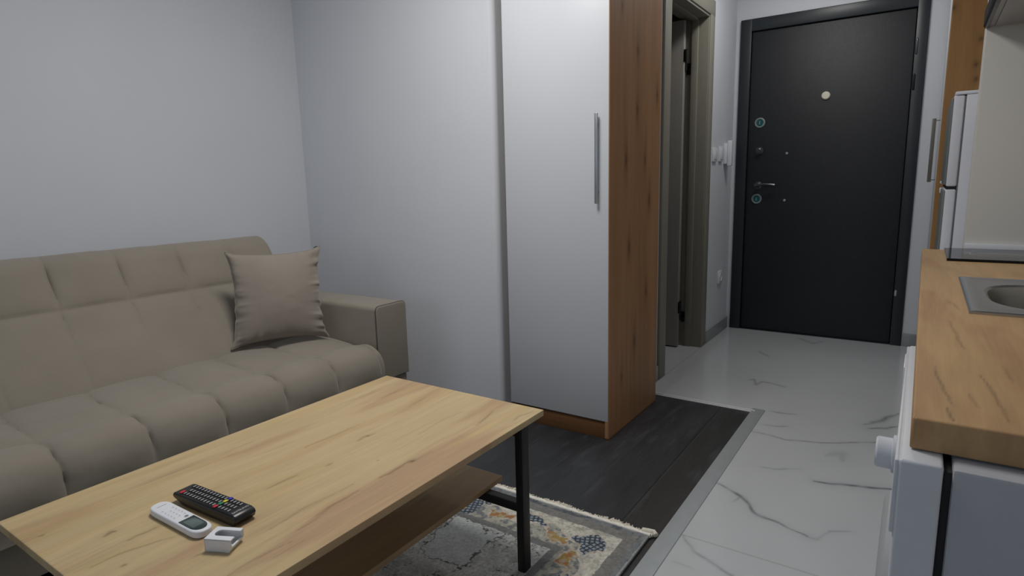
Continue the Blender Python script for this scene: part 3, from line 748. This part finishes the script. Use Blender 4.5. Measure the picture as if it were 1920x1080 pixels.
# ------------------------------------------------------------------ rug
RX1, RY1 = -.638, 1.676; RX0, RY0 = -2.02, -.6
cxm, cym = (RX0+RX1)/2, (RY0+RY1)/2
def inpoly(X, Y, poly):
    r = np.zeros(X.shape, bool); j = len(poly)-1
    for i in range(len(poly)):
        xi, yi = poly[i]; xj, yj = poly[j]
        with np.errstate(divide='ignore', invalid='ignore'):
            r ^= ((yi > Y) != (yj > Y)) & (X < (xj-xi)*(Y-yi)/(yj-yi+1e-12)+xi)
        j = i
    return r
def rugcol(X, Y):
    e = RX1-np.abs(X-cxm)-cxm   # distance to nearest x edge
    ex = (RX1-cxm)-np.abs(X-cxm); ey = (RY1-cym)-np.abs(Y-cym)
    wob = (fbm(X*35, Y*35, 2, 3)-.5)*.006
    ex = ex+wob; ey = ey+wob; d = np.minimum(ex, ey)
    f1 = fbm(X*70, Y*70, 4, 3); f2 = fbm(X*28, Y*28, 9, 3); f3 = fbm(X*160, Y*160, 15, 2)
    g = np.ones(X.shape+(3,))
    outer = g*np.array([.185, .195, .205]); outer = mixc(outer, (.085, .095, .11), sm01(f2, .45, .6)*.8); outer = mixc(outer, (.24, .25, .25), sm01(f1, .58, .72)*.5)
    grey = g*np.array([.20, .195, .185])*(.85+.3*f2)[..., None]
    grey = mixc(grey, (.26, .27, .26), sm01(f1, .58, .7)*.35)
    cream = g*np.array([.54, .52, .46])*(.80+.35*f1)[..., None]; cream = mixc(cream, (.25, .26, .22), sm01(fbm(X*45, Y*45, 33, 3), .55, .66)*.55)
    cream = mixc(cream, (.58, .57, .50), sm01(f3, .6, .75)*.45)
    c = outer.copy()
    c = np.where((d > .024)[..., None], grey, c); c = np.where((d > .062)[..., None], cream, c)
    # running ornament in the cream band; s along the band, h across (0 outer .. 1 inner)
    horiz = ey < ex
    h = (d-.062)/.140
    s = np.where(horiz, (RX1-.062)-X, (RY1-.062)-Y); s = np.where(s < 0, -s, s)
    # grey-beige filler between the motifs towards the inside
    crl = np.abs(fbm(X*36, Y*36, 44, 3)-.5); cream2 = mixc(cream, (.20, .22, .20), np.exp(-(crl/.016)**2)*.7*sm01(fbm(X*9, Y*9, 46), .42, .55))
    c = np.where((d > .062)[..., None], cream2, c)
    wv = .48+.20*np.sin((s-.05)*2*math.pi/.235)+.10*(fbm(X*22, Y*22, 50)-.5)
    band = (d > .062) & (d < .205)
    fill = g*np.array([.33, .33, .29])*(.7+.6*f1)[..., None]; fill = mixc(fill, (.47, .45, .38), sm01(fbm(X*85, Y*85, 60, 3), .5, .6)*.6)
    fill = mixc(fill, (.13, .15, .17), sm01(fbm(X*60, Y*60, 61, 3), .53, .60)*.75)
    edgeh = np.abs(h-wv)
    c = np.where((band & (h > wv))[..., None], fill, c)
    c = np.where((band & (edgeh < .035))[..., None], np.array([.52, .48, .42]), c)
    # motifs: measured shapes along the band, mirrored and swapped round the rug
    sA = np.where(horiz, (RX1-cxm)-np.abs(X-cxm), (RY1-cym)-np.abs(Y-cym)); hA = d
    wX = sA+(fbm(X*55, Y*55, 51, 3)-.5)*.034; wH = hA+(fbm(X*55, Y*55, 53, 3)-.5)*.034
    wX = np.where(wX > .56, .10+(wX-.10) % .23, wX)
    DK = [[(.082, .133), (.125, .091), (.145, .088), (.203, .134), (.170, .150), (.130, .213), (.095, .200)], [(.300, .128), (.345, .084), (.385, .090), (.40, .13), (.36, .12), (.315, .142)], [(.53, .11), (.55, .07), (.585, .072), (.57, .12)]]
    OR = [[(.290, .128), (.265, .142), (.214, .148), (.200, .176), (.231, .190), (.275, .182)], [(.512, .141), (.465, .136), (.417, .126), (.418, .146), (.47, .171), (.507, .166)]]
    OR2 = [[(.173, .157), (.145, .174), (.150, .195)]]
    RD = [[(.187, .246), (.165, .235), (.142, .27), (.137, .33), (.165, .31)]]
    hx_ = (sA*62+hA*24) % 1; hy_ = (hA*62-sA*24) % 1
    hat = (np.abs(hx_-.5) > .30) | (np.abs(hy_-.5) > .30)
    dk = np.where(hat[..., None], np.array([.055, .068, .088]), np.array([.27, .31, .35]))*(.65+.7*f1)[..., None]
    def put(c, polys, colr, sel, grow=.0045):
        for P_ in polys:
            P_ = np.array(P_); ce = P_.mean(0)
            big_ = ce+(P_-ce)*(1+grow/np.abs(P_-ce).mean())
            c = np.where((sel & inpoly(wX, wH, [tuple(q_) for q_ in big_]))[..., None], np.array([.46, .41, .36]), c)
            c = np.where((sel & inpoly(wX, wH, [tuple(q_) for q_ in P_]))[..., None], colr, c)
        return c
    oc = mixc(g*np.array([.36, .25, .09]), (.36, .14, .07), sm01(fbm(X*48, Y*48, 81), .48, .6)*.8)
    oc = mixc(oc, (.42, .37, .25), sm01(f1, .52, .62)*.75); oc = mixc(oc, (.20, .15, .10), sm01(f3, .6, .75)*.6)
    bd = d > .062
    c = put(c, DK, dk, bd); c = put(c, OR, oc, bd); c = put(c, OR2, mixc(oc, (.38, .33, .07), .5+0*f1), bd)
    c = put(c, RD, mixc(g*np.array([.27, .075, .05]), (.30, .28, .22), sm01(f1, .5, .6)), bd & ~horiz, .002)
    # inner grey frame line
    line = (d > .202) & (d < .228); c = np.where(line[..., None], np.array([.20, .205, .205])*(.85+.3*f1)[..., None], c)
    # field: pale cartouches with dark filigree
    field = d >= .228
    vx = (X+1.35)/.44; vy = (Y-1.33)/.50
    cell_ = np.abs(((vx+vy) % 1)-.5)+np.abs(((vx-vy) % 1)-.5)+.22*(fbm(X*22, Y*22, 90)-.5)*1.6
    pale = g*np.array([.56, .59, .59])*(.9+.25*f2)[..., None]
    busy = g*np.array([.56, .565, .545])*(.8+.4*f2)[..., None]
    rid = np.abs(fbm(X*40, Y*40, 95, 3)-.5)
    busy = mixc(busy, (.78, .79, .77), np.exp(-(rid/.035)**2)*.85)
    rid2 = np.abs(fbm(X*80+3, Y*80, 99, 2)-.5)
    busy = mixc(busy, (.030, .036, .05), np.exp(-(rid2/.038)**2)*(.25+.7*sm01(fbm(X*11, Y*11, 55), .42, .56)))
    fc = np.where((cell_ < .42)[..., None], pale, busy)
    fc = np.where((np.abs(cell_-.42) < .009)[..., None], np.array([.12, .125, .12]), fc)
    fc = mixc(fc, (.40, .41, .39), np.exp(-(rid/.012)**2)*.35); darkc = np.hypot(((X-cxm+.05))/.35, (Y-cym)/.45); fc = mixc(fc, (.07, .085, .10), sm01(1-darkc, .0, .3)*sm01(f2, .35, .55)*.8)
    c = np.where(field[..., None], fc, c)
    c = np.where((d < .005)[..., None], np.array([.32, .33, .33]), c)
    return c*(.80+.4*f3)[..., None]
RG = thing('area_rug', 'patterned grey and cream rug with orange motifs under the coffee table', 'rug', (cxm, cym, 0))
xs = np.concatenate([ar(RX0, -1.5, .02), ar(-1.49, RX1, .0024)]); ys = np.concatenate([ar(RY0, .6, .02), ar(.61, RY1, .0024)])
ofR = np.array([cxm, cym, 0])
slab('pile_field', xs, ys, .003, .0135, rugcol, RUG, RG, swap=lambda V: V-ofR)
b = MB(); N_ = 90
for yy, sg in ((RY1, 1), (RY0, -1)):
    b = MB()
    pts = [(RX0-.002+(RX1-RX0+.004)*k/N_, yy+sg*.0045, .0085+.0012*math.sin(k*1.7)) for k in range(N_+1)]
    b.tube(pts, .0076, n=8)
    b.tube([(p_[0]+.004, p_[1]+sg*.0085, p_[2]-.0015+.002*math.sin(i_*2.3)) for i_, p_ in enumerate(pts)], .0062, n=8)
    P(b, 'selvage', SELV, RG)
V = []; Qd = []
rg = random.Random(5)
x = RX0
b = MB(); bmf = bmesh.new()
while x < RX1+.010:
    for sg, yy in ((1, RY1+.013), (-1, RY0-.013)):
        dx = rg.uniform(-.014, .014); L_ = rg.uniform(.012, .019)+.006*math.sin(x*31); wd = rg.uniform(.0016, .0032)
        z0 = rg.uniform(.003, .011); z1 = rg.uniform(.003, .012)
        p = [Vector((x, yy, z0)), Vector((x+dx*.4, yy+sg*L_*.5, z0*.6+z1*.6)), Vector((x+dx, yy+sg*L_, z1))]
        prev = None
        for k, pt in enumerate(p):
            wk = wd*(1, 1.1, .5)[k]
            v = [bmf.verts.new(pt+Vector((-wk, 0, 0))), bmf.verts.new(pt+Vector((0, 0, wk))), bmf.verts.new(pt+Vector((wk, 0, 0)))]
            if prev:
                bmf.faces.new([prev[0], prev[1], v[1], v[0]]); bmf.faces.new([prev[1], prev[2], v[2], v[1]]); bmf.faces.new([prev[2], prev[0], v[0], v[2]])
            prev = v
    x += rg.uniform(.0007, .0016)
me = bpy.data.meshes.new('fringe'); bmf.to_mesh(me); bmf.free(); me.transform(Matrix.Translation(-Vector(ofR)))
fr = link('fringe', me, FRING, RG); fr['kind'] = 'stuff'
b = MB()
b.tube([(-.668, 1.694, .012), (-.65, 1.697, .013), (-.632, 1.700, .013), (-.622, 1.692, .010)], .0085, n=10)
P(b, 'corner_tassel', FRING, RG)

# ------------------------------------------------------------------ wall fittings in the corridor
def switch(name, label, cat, y0, y1, z0, z1, rocker=True, group=None):
    r = thing(name, label, cat, (-1.18, (y0+y1)/2, (z0+z1)/2), group=group)
    b = MB(); b.box((-1.18, y0, z0), (-1.168, y1, z1), .003); P(b, 'plate', PLAST, r)
    b = MB()
    if rocker: b.box((-1.169, y0+.014, z0+.014), (-1.164, y1-.014, z1-.014), .002); P(b, 'rocker', PLAST, r)
    else:
        b.lathe((-1.168, (y0+y1)/2, (z0+z1)/2), (1, 0, 0), [(.031, 0), (.031, .003), (.026, .003), (.024, -.008), (0, -.008)]); P(b, 'socket_insert', PLAST, r)
    return r
switch('light_switch', 'white light switch plate closest to the bathroom door frame', 'switch', 4.115, 4.20, 1.222, 1.312)
switch('light_switch', 'white light switch plate right beside the intercom handset', 'switch', 4.265, 4.345, 1.225, 1.325)
switch('wall_outlet', 'small white wall outlet low on the corridor wall', 'outlet', 4.345, 4.43, .37, .46, rocker=False)
r = thing('intercom', 'white intercom handset on the corridor wall near the entrance door', 'intercom', (-1.18, 4.44, 1.28))
b = MB(); b.box((-1.18, 4.39, 1.21), (-1.158, 4.49, 1.35), .004); P(b, 'base', PLAST, r)
b = MB(); b.box((-1.158, 4.40, 1.195), (-1.128, 4.44, 1.368), .006, 3); P(b, 'handset', PLAST, r)

# ------------------------------------------------------------------ kitchen: tall cabinet, fridge
CB = thing('tall_cabinet', 'tall cabinet with white door and oak side behind the fridge', 'cabinet', (.33, 3.9, 0))
b = MB(); b.box((.057, 3.622, .09), (.625, 4.585, 2.45)); P(b, 'carcass', LACQ, CB)
b = MB(); b.box((.0385, 3.602, .08), (.0565, 4.585, 2.45), .001); dr = P(b, 'door', LACQ, CB)
b = MB(); b.box((.004, 3.80, 1.07), (.021, 3.812, 1.385), .001)
for z in (1.08, 1.375): b.box((.020, 3.806, z-.002), (.039, 3.810, z+.002))
PS(b, 'handle', HNDL, dr, CB)
kn2 = [(.046, 1.86), (.150, 1.60), (.155, 1.535), (.158, 1.71), (.3, 1.1), (.35, 2.1)]
def cabcol(X, Y):
    c = oakv(X*1.3+2, Y+.7, tint=(.36, .195, .075))
    for a, z in kn2:
        dx, dy = X-a, Y-z; c = mixc(c, (.06, .03, .012), np.exp(-(dx/.007)**2-(dy/.010)**2)*.85); c = mixc(c, (.18, .09, .035), np.exp(-(dx/.016)**2-(dy/.024)**2)*.45)
    return c
ofC = np.array(CB.location)
slab('side_panel', ar(.0395, .625, .006), ar(0, 2.45, .01), 3.600, 3.6215, cabcol, OAKV, CB, swap=lambda V: np.stack([V[:, 0], 2*3.61-V[:, 2], V[:, 1]], -1)-ofC)
b = MB(); b.box((.07, 3.63, 0), (.62, 4.58, .079)); P(b, 'plinth', OAKP, CB)

FR = thing('refrigerator', 'white two door refrigerator standing behind the kitchen partition', 'refrigerator', (.37, 3.2, 0))
b = MB(); b.box((.1045, 2.925, .03), (.625, 3.50, 1.405), .003); P(b, 'body', FRMET, FR)
b = MB(); b.box((.068, 2.923, 1.4055), (.625, 3.502, 1.418), .004); P(b, 'top_cover', FRMET, FR)
b = MB(); b.box((.0995, 2.932, .05), (.1075, 3.49, 1.40)); P(b, 'door_gasket', FRGRY, FR)
for z0, z1 in ((.05, 1.052), (1.063, 1.403)):
    b = MB(); b.box((.066, 2.925, z0), (.0995, 3.50, z1), .006, 3, mi=0); b.box((.0585, 2.945, z0+.006), (.0665, 3.495, z1-.006), .003, 3, mi=1)
    P(b, 'door', [FRMET, FRGRY], FR)
b = MB(); b.box((.0545, 3.38, 1.025), (.066, 3.47, 1.048), .003); b.box((.0545, 3.38, 1.067), (.066, 3.47, 1.078), .003); P(b, 'door_grip', FRMET, FR)
b = MB(); b.box((.068, 2.93, 1.0525), (.099, 3.49, 1.0625)); P(b, 'hinge_gap', GASK, FR)
for x in (.13, .6):
    for y in (2.95, 3.47): b = MB(); b.cyl((x, y, 0), (0, 0, 1), .018, .032, n=16); P(b, 'foot', GASK, FR)

# ------------------------------------------------------------------ worktop, sink, hob, hood
CX0, CY0, CY1, CZ = .008, .824, 2.755, .835
cc = [([(.032, 1.069), (.035, 1.021), (.041, .957), (.045, .929), (.049, .891)], .0014, .7), ([(.043, .881), (.045, .859), (.047, .833)], .0013, .85),
 ([(.058, 1.427), (.065, 1.308), (.069, 1.227), (.074, 1.198)], .0018, .5), ([(.059, 1.643), (.07, 1.61), (.078, 1.542)], .002, .5),
 ([(.085, 1.05), (.092, .994), (.095, .955), (.098, .902), (.101, .855)], .0016, .6), ([(.068, .953), (.074, .894)], .0016, .4), ([(.116, 1.117), (.119, 1.038)], .002, .4)]
def ctcol(X, Y):
    wob = (fbm(X*3, Y*2.2, 140)-.5)*.06
    n1 = fbm((X+wob+.05*Y)*16, Y*2.6, 101, 4); n2 = fbm((X+wob)*60, Y*4, 106, 4)
    c = np.ones(X.shape+(3,))*np.array([.47, .300, .145]); c = mixc(c, (.39, .230, .112), sm01(n1, .45, .65)*.8)
    c = c*(.88+.24*n2)[..., None]
    return crk(c, X, Y, cc)
ct = slab('worktop', np.concatenate([ar(CX0, .16, .0025), ar(.17, .625, .0125)]), np.concatenate([ar(CY0, 1.50, .006), ar(1.51, CY1, .01)]), CZ-.039, CZ, ctcol, OAK,
     mask=lambda x, y: ~((x > .125) & (x < .535) & (y > 1.545) & (y < 1.950)), bevel=.003)
tag(ct, 'golden oak kitchen worktop running along the right wall', 'worktop')
sk = thing('kitchen_sink', 'stainless steel inset sink in the oak worktop', 'sink', (.345, 1.76, CZ))
bm = bmesh.new(); n = 96
def supe(a, rx, ry, ex=3.2, cx=.328, cy=1.747):
    c_, s_ = math.cos(a), math.sin(a); k = (abs(c_)**ex+abs(s_)**ex)**(-1/ex); return (cx+rx*c_*k, cy+ry*s_*k)
def rect(a, x0, x1, y0, y1, r=.004):
    cx, cy = .328, 1.747; c_, s_ = math.cos(a), math.sin(a); k = 9
    for lim, v, o_ in ((x1, c_, cx), (x0, c_, cx), (y1, s_, cy), (y0, s_, cy)):
        if abs(v) > 1e-9:
            t_ = (lim-o_)/v
            if t_ > 0: k = min(k, t_)
    return (cx+c_*k, cy+s_*k)
x0, x1, y0, y1 = .093, .60, 1.511, 2.012
angs = set(2*math.pi*i/n for i in range(n))
for X_ in (x0, x1):
    for Y_ in (y0, y1): angs.add(math.atan2(Y_-1.747, X_-.328) % (2*math.pi))
angs = sorted(angs)
lv = [(lambda a: rect(a, x0, x1, y0, y1), 0), (lambda a: rect(a, x0, x1, y0, y1), .0045), (lambda a: rect(a, x0+.004, x1-.004, y0+.004, y1-.004), .0065),
      (lambda a: rect(a, x0+.022, x1-.022, y0+.016, y1-.022), .0065), (lambda a: rect(a, x0+.026, x1-.026, y0+.019, y1-.029), .0048),
      (lambda a: supe(a, .194, .187), .0045), (lambda a: supe(a, .188, .181), .0), (lambda a: supe(a, .184, .177), -.02), (lambda a: supe(a, .178, .171), -.12),
      (lambda a: supe(a, .160, .153), -.148), (lambda a: supe(a, .10, .095, 2.2), -.156), (lambda a: supe(a, .045, .045, 2), -.160), (lambda a: supe(a, .042, .042, 2), -.166), (lambda a: supe(a, .004, .004, 2), -.167)]
R_ = [[bm.verts.new((*f(a), CZ+z)) for a in angs] for f, z in lv]
for i, (a, c_) in enumerate(zip(R_, R_[1:])):
    for k in range(len(angs)):
        k2 = (k+1) % len(angs); f = bm.faces.new([a[k], a[k2], c_[k2], c_[k]]); f.material_index = 1 if i >= 6 else 0
bmesh.ops.recalc_face_normals(bm, faces=bm.faces)
me = bpy.data.meshes.new('basin'); bm.to_mesh(me); bm.free(); me.transform(Matrix.Translation(-sk.location))
smooth(link('basin', me, [STEEL, BOWL], sk), 30)
b = MB(); b.lathe((.328, 1.747, CZ-.1655), (0, 0, 1), [(0, .004), (.012, .004), (.03, .002), (.038, .003), (.038, 0)]); P(b, 'drain', STEEL, sk)
HB = thing('hob', 'black glass hob set at the far end of the oak worktop', 'hob', (.33, 2.57, CZ))
b = MB(); b.box((.0755, 2.402, CZ+.0008), (.585, 2.738, CZ+.0085), .001); gl = P(b, 'glass', GLASS, HB, sm=False)
for x, y, rr in ((.22, 2.57, .08), (.45, 2.57, .095)):
    b = MB(); b.lathe((x, y, CZ+.0086), (0, 0, 1), [(rr, 0), (rr, .0003), (rr-.003, .0003), (rr-.003, 0)], n=48); P(b, 'cooking_zone', PLAST2, HB)
b = MB(); b.box((.134, 2.741, CZ), (.625, 2.7565, CZ+.026), .003); o = b.build('splash_strip', PLAST)
tag(o, 'white sealing strip between worktop and partition wall', 'trim strip')
HD = thing('range_hood', 'grey extractor hood mounted high above the hob', 'range hood', (.37, 2.5, 1.6))
b = MB()
b.prism([(.141, 1.607), (.60, 1.607), (.60, 1.86), (.40, 1.86), (.141, 1.665)], 1, 2.15, 2.754, bev=.002); P(b, 'body', HOODU, HD)
b = MB(); b.prism([(.124, 1.611), (.129, 1.603), (.1405, 1.603), (.1405, 1.668), (.129, 1.668), (.124, 1.66)], 1, 2.145, 2.756, bev=.001); P(b, 'front_rail', BLKP, HD)
b = MB(); b.box((.155, 2.16, 1.603), (.285, 2.735, 1.6065), .001); b.box((.290, 2.16, 1.603), (.59, 2.735, 1.6065), .001); P(b, 'filter', HOODU, HD)
for y in (2.40, 2.32):
    b = MB(); b.cyl((.1245, y, 1.64), (-1, 0, 0), .009, .008, n=20, bev=.001); P(b, 'control_knob', BLKP, HD)
b = MB(); b.box((.40, 2.34, 1.86), (.60, 2.56, H-.001), .001); P(b, 'chimney', HOODU, HD)

# ------------------------------------------------------------------ washing machine and base unit
WM = thing('washing_machine', 'white washing machine under the near end of the worktop', 'washing machine', (.28, 1.07, 0))
MZ = .7945
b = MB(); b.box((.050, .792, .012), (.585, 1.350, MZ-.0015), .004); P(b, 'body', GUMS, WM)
b = MB(); b.box((-.0055, .791, .70), (.0, 1.351, MZ-.002), .002, 2); P(b, 'control_panel', GUM, WM)
b = MB(); b.box((-.0015, .789, .012), (.0415, 1.353, MZ), .004, 3); P(b, 'front_panel', GUM, WM)
b = MB(); b.box((.042, .797, .02), (.0495, 1.345, MZ-.008)); P(b, 'seam_gasket', GASK, WM)
b = MB(); b.lathe((-.005, .905, .752), (-1, 0, 0), [(0, 0), (.025, 0), (.025, .004), (.0205, .005), (.0205, .021), (.0185, .0235), (0, .0235)], n=40); P(b, 'program_knob', GUM, WM)
b = MB(); b.lathe((-.0015, 1.07, .42), (-1, 0, 0), [(.185, 0), (.185, .008), (.17, .016), (.14, .016), (.13, .006), (.10, -.0), (0, -.0)], n=48, mi=0); P(b, 'porthole_door', [PLAST2], WM)
b = MB(); b.box((-.0075, 1.24, .725), (-.0045, 1.34, .78), .001); P(b, 'detergent_drawer', GUM, WM)
for x in (.05, .54):
    for y in (.83, 1.31): b = MB(); b.cyl((x, y, 0), (0, 0, 1), .018, .014, n=16); P(b, 'foot', GASK, WM)
BC = thing('base_cabinet', 'white kitchen base cabinet under the sink and hob', 'cabinet', (.33, 2.05, 0))
b = MB(); b.box((.060, 1.372, .1), (.08, 2.74, CZ-.0395)); b.box((.08, 1.372, .1), (.62, 1.39, CZ-.0395)); b.box((.08, 2.722, .1), (.62, 2.74, CZ-.0395)); b.box((.08, 1.39, .1), (.62, 2.722, .118)); P(b, 'carcass', LACQ, BC)
for y0 in (1.374, 1.831, 2.288):
    b = MB(); b.box((.040, y0, .102), (.0595, y0+.452, CZ-.045), .001); P(b, 'door', LACQ, BC)
b = MB(); b.box((.09, 1.38, 0), (.6, 2.73, .0995)); P(b, 'plinth', LACQ, BC)

# window behind the camera
Wn = thing('window_1', 'white framed window in the rear wall', 'window', (-1.3, -2.27, 1.475), kind='structure')
b = MB()
for x0_, x1_ in ((-2.35, -2.29), (-1.33, -1.27), (-.31, -.25)): b.box((x0_, -2.30, .75), (x1_, -2.24, 2.2), .003)
b.box((-2.30, -2.299, .75), (-.30, -2.241, .81), .003); b.box((-2.30, -2.299, 2.14), (-.30, -2.241, 2.2), .003)
P(b, 'window_frame', PLAST, Wn)
